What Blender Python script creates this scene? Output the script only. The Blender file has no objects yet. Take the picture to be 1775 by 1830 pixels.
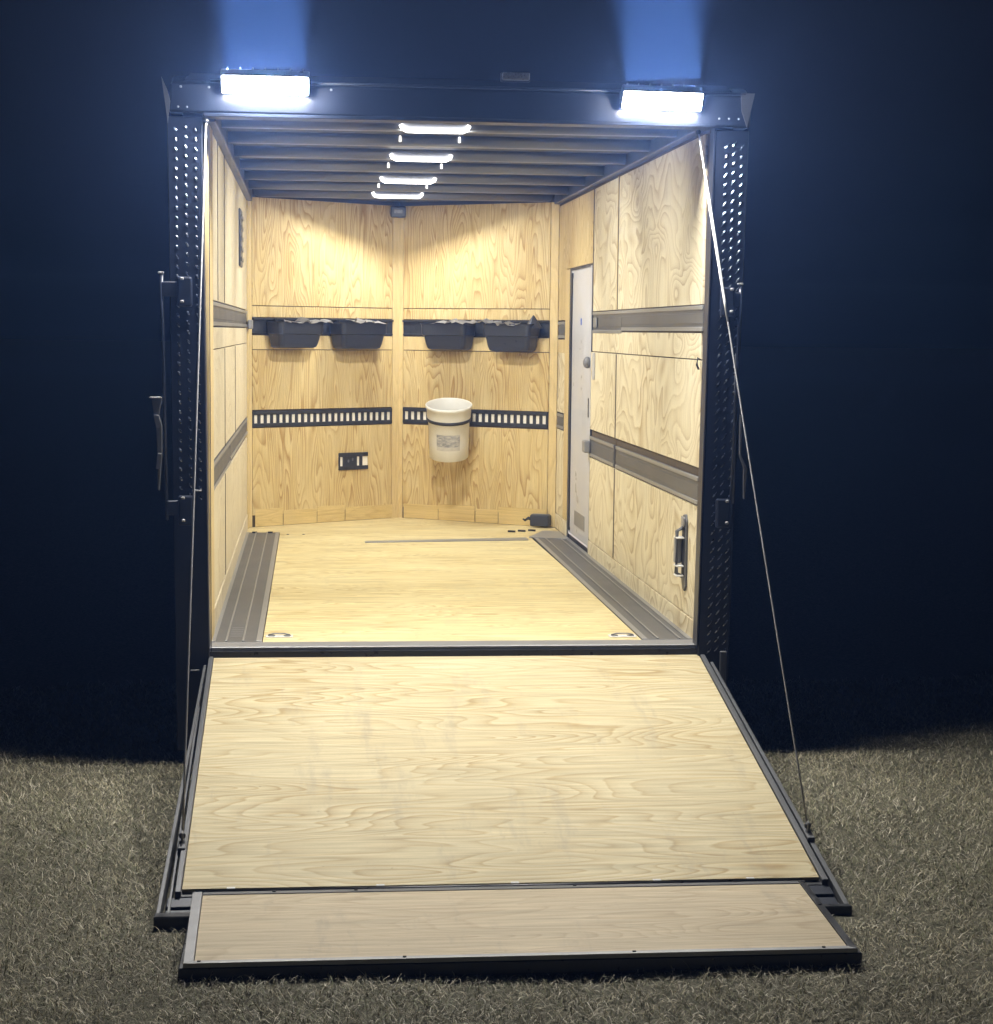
import bpy, bmesh, math, random
import numpy as np
from mathutils import Vector, Matrix
random.seed(7)
C = bpy.context.scene.collection
sc = bpy.context.scene

# ------------------------------------------------------------------ camera, world, exposure
cam_d = bpy.data.cameras.new('camera')
cam = bpy.data.objects.new('camera', cam_d); C.objects.link(cam)
yaw, pitch, roll = 0.0995, -0.0967, 0.0104
fw = Vector((math.sin(yaw) * math.cos(pitch), math.cos(yaw) * math.cos(pitch), math.sin(pitch)))
rt = Vector((math.cos(yaw), -math.sin(yaw), 0)); up = rt.cross(fw)
rt2 = math.cos(roll) * rt + math.sin(roll) * up
up2 = -math.sin(roll) * rt + math.cos(roll) * up
mw = Matrix((rt2, up2, -fw)).transposed().to_4x4()
mw.translation = (0.4303, -7.6528, 1.2988)
cam.matrix_world = mw
cam_d.sensor_fit = 'HORIZONTAL'; cam_d.sensor_width = 36
cam_d.lens = 36 * 3320.5 / 1775
cam_d.clip_end = 500
sc.camera = cam

W_ = bpy.data.worlds.new("World"); sc.world = W_; W_.use_nodes = True
nt = W_.node_tree; bg = nt.nodes['Background']
sky = nt.nodes.new('ShaderNodeTexSky'); sky.sky_type = 'NISHITA'; sky.sun_disc = False
sky.sun_elevation = math.radians(-2.5); sky.sun_rotation = math.radians(200)
sky.altitude = 0
nt.links.new(sky.outputs[0], bg.inputs[0]); bg.inputs[1].default_value = 0.011
night_fill = bpy.data.lights.new('added_night_fill', 'SUN'); night_fill.energy = 0.004; night_fill.color = (.7, .8, 1); night_fill.angle = math.radians(.5)  # added weak blue night light, no such source in view
mo = bpy.data.objects.new('added_night_fill', night_fill); C.objects.link(mo); mo.rotation_euler = (math.radians(50), 0, math.radians(20))
sc.view_settings.view_transform = 'Standard'; sc.view_settings.look = 'None'
sc.view_settings.exposure = 0; sc.view_settings.gamma = 1
sc.cycles.use_denoising = True
sc.cycles.sample_clamp_indirect = 4
sc.cycles.max_bounces = 10; sc.cycles.diffuse_bounces = 6; sc.cycles.volume_bounces = 0

LAMP_L = 1090.0      # flood lamp lens radiance
TUBE_L = 9.0        # ceiling tube radiance
TUBE_W = 50.0       # light of each ceiling fixture
BEAM_W = 900.0  # power of the added upward flare streak lights
HAZE = 0.0060

# ------------------------------------------------------------------ helpers
def tag(o, label=None, cat=None, group=None, kind=None):
    for k, v in (('label', label), ('category', cat), ('group', group), ('kind', kind)):
        if v: o[k] = v
    return o

def link(name, me, mat, parent=None):
    o = bpy.data.objects.new(name, me); C.objects.link(o)
    if mat is not None and not me.materials: me.materials.append(mat)
    if parent is not None: o.parent = parent
    return o

def empty(name):
    o = bpy.data.objects.new(name, None); C.objects.link(o); return o

class F:
    """Local frame: u along a wall, w out of the wall, z up."""
    def __init__(s, o, u, w, zdir=(0, 0, 1)):
        s.o, s.u, s.w, s.z = Vector(o), Vector(u).normalized(), Vector(w).normalized(), Vector(zdir).normalized()
    def p(s, u, w, z): return s.o + s.u * u + s.w * w + s.z * z
    def m(s):
        m = Matrix((s.u, s.w, s.z)).transposed().to_4x4(); m.translation = s.o; return m

WORLD = F((0, 0, 0), (1, 0, 0), (0, 1, 0))

def bx(bm, f, u0, u1, w0, w1, z0, z1, bev=0.0, seg=1):
    vs = [bm.verts.new(f.p(u, w, z)) for u in (u0, u1) for w in (w0, w1) for z in (z0, z1)]
    fs = []
    for idx in ((0, 1, 3, 2), (4, 6, 7, 5), (0, 4, 5, 1), (2, 3, 7, 6), (0, 2, 6, 4), (1, 5, 7, 3)):
        fs.append(bm.faces.new([vs[i] for i in idx]))
    if bev > 0:
        es = set(e for fc in fs for e in fc.edges)
        bmesh.ops.bevel(bm, geom=list(es), offset=bev, segments=seg, affect='EDGES', profile=.5)

def prism(bm, pts_a, pts_b, bev=0):
    """Solid between two matching loops of world points."""
    a = [bm.verts.new(p) for p in pts_a]; b = [bm.verts.new(p) for p in pts_b]
    n = len(a)
    fs = [bm.faces.new(a), bm.faces.new(b[::-1])]
    for i in range(n):
        fs.append(bm.faces.new((a[i], b[i], b[(i + 1) % n], a[(i + 1) % n])))
    if bev > 0:
        es = set(e for fc in fs for e in fc.edges)
        bmesh.ops.bevel(bm, geom=list(es), offset=bev, segments=1, affect='EDGES')

def tube(bm, pts, r, n=8, caps=True):
    pts = [Vector(p) for p in pts]; rs = r if isinstance(r, (list, tuple)) else [r] * len(pts)
    rings = []
    t0 = (pts[1] - pts[0]).normalized()
    ref = Vector((0, 0, 1)) if abs(t0.z) < .9 else Vector((1, 0, 0))
    for i, p in enumerate(pts):
        t = (pts[min(i + 1, len(pts) - 1)] - pts[max(i - 1, 0)]).normalized()
        a = t.cross(ref).normalized(); b = t.cross(a)
        rings.append([bm.verts.new(p + rs[i] * (math.cos(2 * math.pi * k / n) * a + math.sin(2 * math.pi * k / n) * b)) for k in range(n)])
    for i in range(len(rings) - 1):
        for k in range(n):
            bm.faces.new((rings[i][k], rings[i][(k + 1) % n], rings[i + 1][(k + 1) % n], rings[i + 1][k]))
    if caps:
        bm.faces.new(rings[0][::-1]); bm.faces.new(rings[-1])

def mk(name, bm, mat, parent=None, smooth=False, kind=None):
    bmesh.ops.recalc_face_normals(bm, faces=bm.faces)
    me = bpy.data.meshes.new(name); bm.to_mesh(me); bm.free()
    if smooth:
        me.polygons.foreach_set('use_smooth', [True] * len(me.polygons))
    o = link(name, me, mat, parent)
    if kind: o['kind'] = kind
    return o

def box(name, mat, parent, f, u0, u1, w0, w1, z0, z1, bev=0.0, seg=1, smooth=False):
    bm = bmesh.new(); bx(bm, f, u0, u1, w0, w1, z0, z1, bev, seg)
    return mk(name, bm, mat, parent, smooth)

# ------------------------------------------------------------------ materials
def nodes(name):
    m = bpy.data.materials.new(name); m.use_nodes = True
    t = m.node_tree; b = t.nodes['Principled BSDF']
    return m, t, b

def N(t, typ, **kw):
    n = t.nodes.new(typ)
    for k, v in kw.items():
        if k in ('inp',):
            for a, c in v.items(): n.inputs[a].default_value = c
        else: setattr(n, k, v)
    return n

def ramp(t, stops, interp='LINEAR'):
    r = t.nodes.new('ShaderNodeValToRGB'); r.color_ramp.interpolation = interp
    e = r.color_ramp.elements
    while len(e) < len(stops): e.new(.5)
    for el, (p, c) in zip(e, stops):
        el.position = p; el.color = (*c, 1) if len(c) == 3 else c
    return r

def wood(name, across, grain, light, mid, dark, rings=8., s_a=3.2, s_g=.75, contrast=1., fine=.35, rough=.55, warp=.35, fib=(150, 5)):
    """Rotary cut plywood: contour lines of a stretched noise field."""
    m, t, b = nodes(name)
    L = t.links.new
    tc = N(t, 'ShaderNodeTexCoord'); oi = N(t, 'ShaderNodeObjectInfo')
    sep = N(t, 'ShaderNodeSeparateXYZ'); L(tc.outputs['Object'], sep.inputs[0])
    def comp(ax):
        if ax == 'h':      # horizontal run on any wall: x and y added
            a = N(t, 'ShaderNodeMath', operation='ADD'); L(sep.outputs[0], a.inputs[0]); L(sep.outputs[1], a.inputs[1]); return a.outputs[0]
        if ax == 'm':
            a = N(t, 'ShaderNodeMath', operation='SUBTRACT'); L(sep.outputs[0], a.inputs[0]); L(sep.outputs[1], a.inputs[1]); return a.outputs[0]
        return sep.outputs['xyz'.index(ax)]
    ca, cg = comp(across), comp(grain)
    rnd = N(t, 'ShaderNodeMath', operation='MULTIPLY'); L(oi.outputs['Random'], rnd.inputs[0]); rnd.inputs[1].default_value = 37.
    def vec(sa, sg, zoff):
        a = N(t, 'ShaderNodeMath', operation='MULTIPLY_ADD'); L(ca, a.inputs[0]); a.inputs[1].default_value = sa; L(rnd.outputs[0], a.inputs[2])
        g = N(t, 'ShaderNodeMath', operation='MULTIPLY'); L(cg, g.inputs[0]); g.inputs[1].default_value = sg
        c = N(t, 'ShaderNodeCombineXYZ'); L(a.outputs[0], c.inputs[0]); L(g.outputs[0], c.inputs[1]); c.inputs[2].default_value = zoff
        return c.outputs[0]
    n1 = N(t, 'ShaderNodeTexNoise', inp={'Scale': 1., 'Detail': 1.6, 'Roughness': .35, 'Distortion': warp}); L(vec(s_a, s_g, 3.1), n1.inputs['Vector'])
    jit = N(t, 'ShaderNodeTexNoise', inp={'Scale': 1., 'Detail': 3, 'Roughness': .6}); L(vec(26, 5, 9.), jit.inputs['Vector'])
    ja = N(t, 'ShaderNodeMath', operation='MULTIPLY_ADD'); L(jit.outputs[0], ja.inputs[0]); ja.inputs[1].default_value = .016; L(n1.outputs[0], ja.inputs[2])
    k = N(t, 'ShaderNodeMath', operation='MULTIPLY'); L(ja.outputs[0], k.inputs[0]); k.inputs[1].default_value = rings * 2.2
    fr = N(t, 'ShaderNodeMath', operation='FRACT'); L(k.outputs[0], fr.inputs[0])
    r = ramp(t, [(0, (0, 0, 0)), (.35, (.12,) * 3), (.72, (.5,) * 3), (.9, (1, 1, 1)), (1, (0, 0, 0))])
    L(fr.outputs[0], r.inputs[0])
    # contrast of the figure drifts over the sheet
    dr = N(t, 'ShaderNodeTexNoise', inp={'Scale': 1., 'Detail': 2}); L(vec(2.6, 1.3, 21.), dr.inputs['Vector'])
    drm = N(t, 'ShaderNodeMapRange', inp={'From Min': .3, 'From Max': .7, 'To Min': .25 * contrast, 'To Max': 1. * contrast}); L(dr.outputs[0], drm.inputs[0])
    fig = N(t, 'ShaderNodeMath', operation='MULTIPLY', use_clamp=True); L(r.outputs[0], fig.inputs[0]); L(drm.outputs[0], fig.inputs[1])
    # fibres
    fb = N(t, 'ShaderNodeTexNoise', inp={'Scale': 1., 'Detail': 5, 'Roughness': .65}); L(vec(fib[0], fib[1], 1.), fb.inputs['Vector'])
    big = N(t, 'ShaderNodeTexNoise', inp={'Scale': 1., 'Detail': 3, 'Roughness': .5}); L(vec(5., 1.4, 33.), big.inputs['Vector'])
    mx = N(t, 'ShaderNodeMix', data_type='RGBA'); L(fig.outputs[0], mx.inputs[0]); mx.inputs[6].default_value = (*light, 1); mx.inputs[7].default_value = (*dark, 1)
    mb = N(t, 'ShaderNodeMapRange', inp={'From Min': .35, 'From Max': .7, 'To Min': 0., 'To Max': .75}); L(big.outputs[0], mb.inputs[0])
    mx2 = N(t, 'ShaderNodeMix', data_type='RGBA', blend_type='MULTIPLY'); L(mb.outputs[0], mx2.inputs[0]); L(mx.outputs[2], mx2.inputs[6])
    mx2.inputs[7].default_value = (*[min(1, c / d) for c, d in zip(mid, light)], 1)
    fbm = N(t, 'ShaderNodeMapRange', inp={'From Min': .3, 'From Max': .7, 'To Min': 1 - fine * .5, 'To Max': 1 + fine * .3}); L(fb.outputs[0], fbm.inputs[0])
    vm = N(t, 'ShaderNodeVectorMath', operation='SCALE'); L(mx2.outputs[2], vm.inputs[0]); L(fbm.outputs[0], vm.inputs['Scale'])
    # a few patched knots
    vo = N(t, 'ShaderNodeTexVoronoi', feature='F1', inp={'Scale': 1.}); L(vec(3.1, 1.9, 50.), vo.inputs['Vector'])
    kn = N(t, 'ShaderNodeMapRange', inp={'From Min': .03, 'From Max': .09, 'To Min': .45, 'To Max': 0.}); L(vo.outputs['Distance'], kn.inputs[0])
    mk_ = N(t, 'ShaderNodeMix', data_type='RGBA'); L(kn.outputs[0], mk_.inputs[0]); L(vm.outputs[0], mk_.inputs[6]); mk_.inputs[7].default_value = (*dark, 1)
    L(mk_.outputs[2], b.inputs['Base Color'])
    b.inputs['Roughness'].default_value = rough; b.inputs['Specular IOR Level'].default_value = .3
    bp = N(t, 'ShaderNodeBump', inp={'Strength': .12, 'Distance': .002}); L(fb.outputs[0], bp.inputs['Height']); L(bp.outputs[0], b.inputs['Normal'])
    return m

def plain(name, col, rough=.5, metal=0., spec=.5, var=.25, scale=14., bump=.0, coat=0., stretch=(1, 1, 1), rvar=.15):
    m, t, b = nodes(name); L = t.links.new
    tc = N(t, 'ShaderNodeTexCoord'); mp = N(t, 'ShaderNodeMapping'); mp.inputs['Scale'].default_value = stretch
    L(tc.outputs['Object'], mp.inputs[0])
    n = N(t, 'ShaderNodeTexNoise', inp={'Scale': scale, 'Detail': 6, 'Roughness': .6}); L(mp.outputs[0], n.inputs['Vector'])
    r = ramp(t, [(.3, tuple(c * (1 - var) for c in col)), (.7, tuple(min(1, c * (1 + var)) for c in col))]); L(n.outputs[0], r.inputs[0])
    L(r.outputs[0], b.inputs['Base Color'])
    rr = N(t, 'ShaderNodeMapRange', inp={'From Min': .3, 'From Max': .7, 'To Min': max(.02, rough - rvar), 'To Max': min(1, rough + rvar)}); L(n.outputs[0], rr.inputs[0])
    L(rr.outputs[0], b.inputs['Roughness'])
    b.inputs['Metallic'].default_value = metal; b.inputs['Specular IOR Level'].default_value = spec
    b.inputs['Coat Weight'].default_value = coat
    if bump:
        n2 = N(t, 'ShaderNodeTexNoise', inp={'Scale': scale * 9, 'Detail': 4}); L(mp.outputs[0], n2.inputs['Vector'])
        bp = N(t, 'ShaderNodeBump', inp={'Strength': bump, 'Distance': .002}); L(n2.outputs[0], bp.inputs['Height']); L(bp.outputs[0], b.inputs['Normal'])
    return m

def emit(name, col, s):
    m = bpy.data.materials.new(name); m.use_nodes = True; t = m.node_tree
    b = t.nodes['Principled BSDF']; b.inputs['Base Color'].default_value = (.8, .8, .8, 1)
    b.inputs['Emission Color'].default_value = (*col, 1); b.inputs['Emission Strength'].default_value = s
    return m

M = {}
M['ply_nose'] = wood('plywood_nose', 'h', 'z', (.64, .515, .265), (.56, .415, .175), (.39, .25, .088), rings=10, s_a=5., s_g=1.1, contrast=1.35, fib=(80, 4))
M['ply_nose_right'] = wood('plywood_nose_right', 'm', 'z', (.64, .515, .265), (.56, .415, .175), (.39, .25, .088), rings=10, s_a=5., s_g=1.1, contrast=1.35, fib=(80, 4))
M['ply_side'] = wood('plywood_side', 'y', 'z', (.76, .69, .50), (.72, .63, .43), (.43, .325, .165), rings=7.5, s_a=1.8, s_g=2.1, contrast=1.1, warp=.75)  # paler than the nose wood, flare wash put into the tone
M['ply_left'] = wood('plywood_left', 'y', 'z', (.72, .64, .46), (.67, .58, .40), (.50, .40, .25), rings=9., s_a=1.6, s_g=1.1, contrast=.7, warp=.5)  # also paled, wash of lamp flare is in the wood colour
M['ply_floor'] = wood('plywood_floor', 'y', 'x', (.78, .68, .39), (.71, .59, .305), (.53, .395, .165), fib=(48, 2.2), fine=.6, rings=11., s_a=7.5, s_g=.9, contrast=1.4, rough=.5, warp=.5)
M['ply_ramp'] = wood('plywood_ramp', 'y', 'x', (.63, .545, .34), (.57, .48, .28), (.45, .33, .155), fib=(60, 2.5), fine=.5, rings=11, s_a=5, s_g=.8, contrast=1.15, rough=.6, warp=.4)
M['ply_flap'] = wood('plywood_flap', 'y', 'x', (.56, .47, .32), (.50, .41, .27), (.40, .305, .185), fib=(60, 2.5), fine=.5, rings=10., s_a=5., s_g=.9, contrast=.8, rough=.6, warp=.7)
M['trim_wood'] = wood('trim_wood', 'h', 'z', (.66, .52, .265), (.60, .455, .21), (.47, .33, .14), rings=5., s_a=9., s_g=.6, contrast=.6)
M['board'] = wood('base_board', 'z', 'h', (.64, .495, .225), (.57, .42, .17), (.45, .31, .11), rings=5., s_a=9., s_g=.8, contrast=.6)
def scuffs(m, amount):
    t = m.node_tree; L = t.links.new; b = t.nodes['Principled BSDF']
    src = b.inputs['Base Color'].links[0].from_socket
    tc = N(t, 'ShaderNodeTexCoord'); mp = N(t, 'ShaderNodeMapping'); mp.inputs['Scale'].default_value = (5, 1.1, 1); mp.inputs['Rotation'].default_value = (0, 0, .25); L(tc.outputs['Object'], mp.inputs[0])
    n = N(t, 'ShaderNodeTexNoise', inp={'Scale': 1.7, 'Detail': 7, 'Roughness': .72}); L(mp.outputs[0], n.inputs['Vector'])
    k = N(t, 'ShaderNodeMapRange', inp={'From Min': .56, 'From Max': .74, 'To Min': 0., 'To Max': amount}); L(n.outputs[0], k.inputs[0])
    x = N(t, 'ShaderNodeMix', data_type='RGBA'); L(k.outputs[0], x.inputs[0]); L(src, x.inputs[6]); x.inputs[7].default_value = (.30, .26, .20, 1)
    sp = N(t, 'ShaderNodeTexNoise', inp={'Scale': 55., 'Detail': 2}); L(tc.outputs['Object'], sp.inputs['Vector'])
    k2 = N(t, 'ShaderNodeMapRange', inp={'From Min': .74, 'From Max': .80, 'To Min': 0., 'To Max': .6}); L(sp.outputs[0], k2.inputs[0])
    y = N(t, 'ShaderNodeMix', data_type='RGBA'); L(k2.outputs[0], y.inputs[0]); L(x.outputs[2], y.inputs[6]); y.inputs[7].default_value = (.2, .14, .07, 1)
    L(y.outputs[2], b.inputs['Base Color'])
scuffs(M['ply_ramp'], .45); scuffs(M['ply_flap'], .6); scuffs(M['ply_floor'], .25)
M['ply_edge'] = plain('plywood_edge', (.62, .52, .36), .7, var=.2, scale=30)
M['seam'] = plain('shadow_gap_filler', (.10, .075, .045), .9)
M['navy'] = plain('black_navy_paint', (.010, .014, .027), .38, spec=.5, var=.15, scale=3, rvar=.05)
M['navy_header'] = plain('header_paint', (.012, .017, .032), .45, spec=.5, var=.2, scale=3)
M['tread'] = plain('tread_glint_metal', (.30, .32, .36), .24, metal=1., spec=.8, var=.2, scale=60)  # bright metal on gloss-black plate, specular glints put into the colour
M['black_metal'] = plain('black_metal', (.018, .019, .022), .38, spec=.5, var=.3, scale=30)
M['track'] = plain('black_track_paint', (.032, .033, .035), .42, metal=.2, var=.3, scale=40)
M['steel'] = plain('galvanised_steel', (.30, .30, .30), .40, metal=.4, var=.06, scale=4, rvar=.04)
M['steel_dark'] = plain('grey_steel_channel', (.115, .117, .12), .46, metal=.25, var=.06, scale=3, rvar=.04)
M['alu'] = plain('mill_aluminium', (.27, .27, .275), .48, metal=.4, var=.10, scale=8, stretch=(.4, 3, 1), rvar=.05)
M['bow'] = plain('roof_bow_steel', (.19, .20, .225), .34, metal=.5, var=.04, scale=5, stretch=(.3, 1, 1), rvar=.03)
M['skin'] = plain('roof_skin', (.10, .10, .105), .55, metal=.4, var=.2, scale=8)
M['cove'] = plain('cove_trim', (.05, .055, .07), .4, metal=.4, var=.05, scale=4, rvar=.04)
M['white_door'] = plain('white_painted_door', (.50, .505, .54), .4, var=.06, scale=5)
M['white_metal'] = plain('white_metal', (.7, .69, .66), .4, var=.1)
M['liner'] = plain('slot_liner', (.80, .76, .66), .6, var=.05)
M['plastic'] = plain('black_tray_plastic', (.022, .024, .029), .42, spec=.5, var=.15, scale=20, bump=.05)
M['bucket'] = plain('white_bucket_plastic', (.66, .64, .58), .4, var=.03, scale=4, rvar=.03)
M['strap'] = plain('grey_strap', (.42, .41, .40), .7, var=.2, scale=40)
M['strap_black'] = plain('black_strap', (.03, .03, .033), .6, var=.2, scale=60)
M['cable'] = plain('steel_cable', (.30, .30, .30), .5, metal=.3, var=.05, scale=5)
M['rubber'] = plain('black_rubber', (.012, .012, .013), .7)
M['lens_grey'] = plain('grey_lens', (.16, .16, .17), .35, var=.3, scale=120)
M['flood'] = emit('flood_lamp_lens', (1., .975, .93), LAMP_L)
M['tube'] = emit('ceiling_tube', (1.0, .955, .88), TUBE_L)
M['spot'] = emit('ceiling_tube_end', (1.0, .95, .86), 2.5)

# ------------------------------------------------------------------ setting: ground, grass, haze
GZ = -0.475
m, t, b = nodes('soil_thatch'); L = t.links.new
tc = N(t, 'ShaderNodeTexCoord')
n = N(t, 'ShaderNodeTexNoise', inp={'Scale': 60., 'Detail': 8, 'Roughness': .75}); L(tc.outputs['Object'], n.inputs['Vector'])
r = ramp(t, [(.25, (.04, .038, .025)), (.5, (.14, .13, .085)), (.75, (.27, .245, .17))]); L(n.outputs[0], r.inputs[0])
L(r.outputs[0], b.inputs['Base Color']); b.inputs['Roughness'].default_value = .95
bp = N(t, 'ShaderNodeBump', inp={'Strength': .8, 'Distance': .02}); L(n.outputs[0], bp.inputs['Height']); L(bp.outputs[0], b.inputs['Normal'])
M['soil'] = m
bm = bmesh.new()
# one sheet, fine and gently uneven near the trailer, coarse out to the horizon
def ground_h(x, y):
    return .012 * math.sin(1.7 * x + .6) * math.sin(1.3 * y) + .008 * math.sin(4.1 * x + 2.2 * y)
xs = [-220, -60, -20, -8, -5] + [-3 + .25 * i for i in range(37)] + [8, 12, 24, 60, 220]
ys = [-60, -20, -8, -6] + [-4.5 + .25 * i for i in range(31)] + [6, 12, 30, 80, 260]
grid = [[bm.verts.new((x, y, GZ + (ground_h(x, y) if -4.6 < y < 3.2 and -3.1 < x < 6.2 else 0))) for x in xs] for y in ys]
for j in range(len(ys) - 1):
    for i in range(len(xs) - 1):
        bm.faces.new((grid[j][i], grid[j][i + 1], grid[j + 1][i + 1], grid[j + 1][i]))
g = mk('ground', bm, M['soil'], smooth=True); g['kind'] = 'structure'

def grass():
    rng = np.random.default_rng(3)
    n = 700000
    x = rng.uniform(-1.9, 4.9, n); y = rng.uniform(-3.9, 1.6, n)
    # clumps: thin out by a lumpy field
    fld = np.sin(7 * x + 2 * np.sin(5 * y)) * np.sin(8 * y + 1.5 * np.sin(6 * x)) + .6 * np.sin(19 * x + 3 * y) * np.sin(17 * y - 4 * x)
    keep = rng.uniform(-2.6, 1.2, n) < fld + .6
    under_ramp = (x > -.05) & (x < 2.10) & (y < -1.2) & (y > -2.29)
    under_flap = (x > .075) & (x < 1.965) & (y < -2.0) & (y > -2.695)
    keep &= ~(under_ramp | under_flap)
    x, y, fld = x[keep], y[keep], fld[keep]; n = len(x)
    a = rng.uniform(0, 2 * np.pi, n)
    ln = rng.gamma(6, .0043, n).clip(.012, .06)
    straw = rng.uniform(0, 1, n) < .04
    ln[straw] *= 1.5
    tilt = rng.beta(4.5, 1.2, n) * 1.56          # mostly lying
    wd = rng.uniform(.0006, .0013, n); wd[straw] *= 1.3
    edge = (np.abs(y + 2.7) < .07) | (np.abs(x - 2.09) < .06) | (np.abs(x + .03) < .06)
    ln[edge] *= .75
    bend = rng.uniform(-.2, 1.1, n)
    dx, dy = np.cos(a), np.sin(a); px, py = -dy, dx
    gz = GZ + .012 * np.sin(1.7 * x + .6) * np.sin(1.3 * y) + .008 * np.sin(4.1 * x + 2.2 * y)
    V = np.zeros((n, 7, 3)); cx, cy = x.copy(), y.copy(); cz = gz - .004 + rng.uniform(0, .012, n)
    th = tilt * .72; turn = rng.uniform(-.5, .5, n)
    for k in range(4):
        w = wd * (1, .9, .65, 0)[k]
        if k < 3:
            V[:, 2 * k] = np.stack([cx - px * w, cy - py * w, cz], 1)
            V[:, 2 * k + 1] = np.stack([cx + px * w, cy + py * w, cz], 1)
        else: V[:, 6] = np.stack([cx, cy, cz], 1)
        s = ln / 3
        aa = a + turn * k; ddx, ddy = np.cos(aa), np.sin(aa)
        cx = cx + ddx * np.sin(th) * s; cy = cy + ddy * np.sin(th) * s
        cz = np.maximum(cz + np.cos(th) * s, gz + .003)
        th = th + (tilt * .35 + bend) / 3
    base = (np.arange(n) * 7)[:, None]
    quads = np.concatenate([base + np.array([0, 1, 3, 2]), base + np.array([2, 3, 5, 4])], 1).reshape(-1, 4)
    tris = base + np.array([4, 5, 6])
    me = bpy.data.meshes.new('grass')
    me.vertices.add(n * 7); me.vertices.foreach_set('co', V.reshape(-1).astype(np.float32))
    nl = len(quads) * 4 + n * 3
    me.loops.add(nl); me.loops.foreach_set('vertex_index', np.concatenate([quads.reshape(-1), tris.reshape(-1)]).astype(np.int32))
    me.polygons.add(len(quads) + n)
    me.polygons.foreach_set('loop_start', np.concatenate([np.arange(len(quads)) * 4, len(quads) * 4 + np.arange(n) * 3]).astype(np.int32))
    me.update(calc_edges=True)
    # per blade colour: dead straw, grey thatch, a little green
    c = np.zeros((n, 4), np.float32); c[:, 3] = 1
    u = rng.uniform(0, 1, n)
    green = (u < .30 + .12 * np.sin(2.1 * x) * np.sin(1.7 * y + 1))
    c[:, :3] = np.array([.40, .355, .235]) * rng.uniform(.25, 1.5, n)[:, None] * (1 + .22 * np.sin(3.1 * x + 1.3 * np.sin(2.2 * y)) * np.sin(2.7 * y + x))[:, None]
    c[green, :3] = np.array([.215, .22, .11]) * rng.uniform(.5, 1.3, green.sum())[:, None]
    pale = rng.uniform(0, 1, n) < .13
    c[pale, :3] = np.array([.72, .66, .52]) * rng.uniform(.8, 1.25, pale.sum())[:, None]
    at = me.color_attributes.new('blade_colour', 'FLOAT_COLOR', 'POINT')
    at.data.foreach_set('color', np.repeat(c, 7, 0).reshape(-1))
    m, t, b = nodes('dry_grass'); L = t.links.new
    v = N(t, 'ShaderNodeVertexColor', layer_name='blade_colour'); L(v.outputs[0], b.inputs['Base Color'])
    b.inputs['Roughness'].default_value = .6; b.inputs['Specular IOR Level'].default_value = .35
    o = link('grass', me, m); tag(o, 'short dry matted lawn grass around the ramp', 'grass', kind='stuff')
grass()

bm = bmesh.new(); bx(bm, WORLD, -40, 42, -12, 70, -1.6, 3.4)
hz = mk('haze', bm, None); hz['kind'] = 'stuff'
tag(hz, 'thin bluish night haze glowing around the two flood lamps', 'haze')
m = bpy.data.materials.new('night_haze'); m.use_nodes = True; t = m.node_tree; t.nodes.clear()
out = t.nodes.new('ShaderNodeOutputMaterial'); pv = t.nodes.new('ShaderNodeVolumePrincipled')
pv.inputs['Color'].default_value = (.19, .345, .85, 1); pv.inputs['Density'].default_value = HAZE
pv.inputs['Anisotropy'].default_value = .65
t.links.new(pv.outputs[0], out.inputs['Volume']); hz.data.materials.append(m)

# ------------------------------------------------------------------ trailer
WI, H, D, NO = 2.06, 2.155, 4.604, .686
TR = empty('cargo_trailer'); TR.location = (0, 0, 0)
tag(TR, 'enclosed V-nose cargo trailer with plywood-lined interior and its rear ramp lowered onto the grass', 'trailer')
fl_ = F((0, 0, 0), (0, 1, 0), (1, 0, 0))                    # left wall, u = y
fr_ = F((WI, 0, 0), (0, 1, 0), (-1, 0, 0))                  # right wall
ln_ = math.hypot(WI / 2, NO)
fnl = F((0, D, 0), (WI / 2, NO, 0), (NO, -WI / 2, 0))       # nose, left half, u from 0 to ln_
fnr = F((WI / 2, D + NO, 0), (WI / 2, -NO, 0), (-NO, -WI / 2, 0))
fx = 1.0 / (WI / 2 / ln_)                                    # u = (x - x0) * fx

G3 = .0025
def panel(f, u0, u1, z0, z1, mat, name='wall_panel', w0=.0, w1=.010, bev=.0012):
    return box(name, mat, TR, f, u0 + G3, u1 - G3, w0, w1, z0 + G3, z1 - G3, bev)

# outer shell (inner faces stand behind the panels)
def shell():
    T = .05
    out = [(-T - .03, -.085), (-T - .03, D), (WI / 2, D + NO + .14), (WI + T + .03, D), (WI + T + .03, -.085)]
    inn = [(-.004, -.085), (-.004, D), (WI / 2, D + NO + .005), (WI + .004, D), (WI + .004, -.085)]
    bm = bmesh.new()
    for k in range(4):
        a, b_ = out[k], out[k + 1]; c, d = inn[k + 1], inn[k]
        lo = [Vector((p[0], p[1], -.22)) for p in (a, b_, c, d)]
        hi = [Vector((p[0], p[1], H + .12)) for p in (a, b_, c, d)]
        prism(bm, lo, hi)
    mk('outer_shell', bm, M['navy'], TR)
    bm = bmesh.new()
    lo = [Vector((p[0], p[1], H + .121)) for p in out]; hi = [Vector((p[0] * .97 + .03, p[1], H + .15)) for p in out]
    prism(bm, lo, hi); mk('roof', bm, M['navy'], TR)
    bm = bmesh.new()
    lo = [Vector((p[0], p[1], -.05)) for p in inn]; hi = [Vector((p[0], p[1], -.014)) for p in inn]
    prism(bm, lo, hi); mk('floor_deck', bm, M['black_metal'], TR)
    for y in (-.085, 1.0, 2.2, 3.4, 4.5): box('cross_member', M['black_metal'], TR, WORLD, -.002, WI + .002, y, y + .06, -.2, -.052)
shell()

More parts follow.
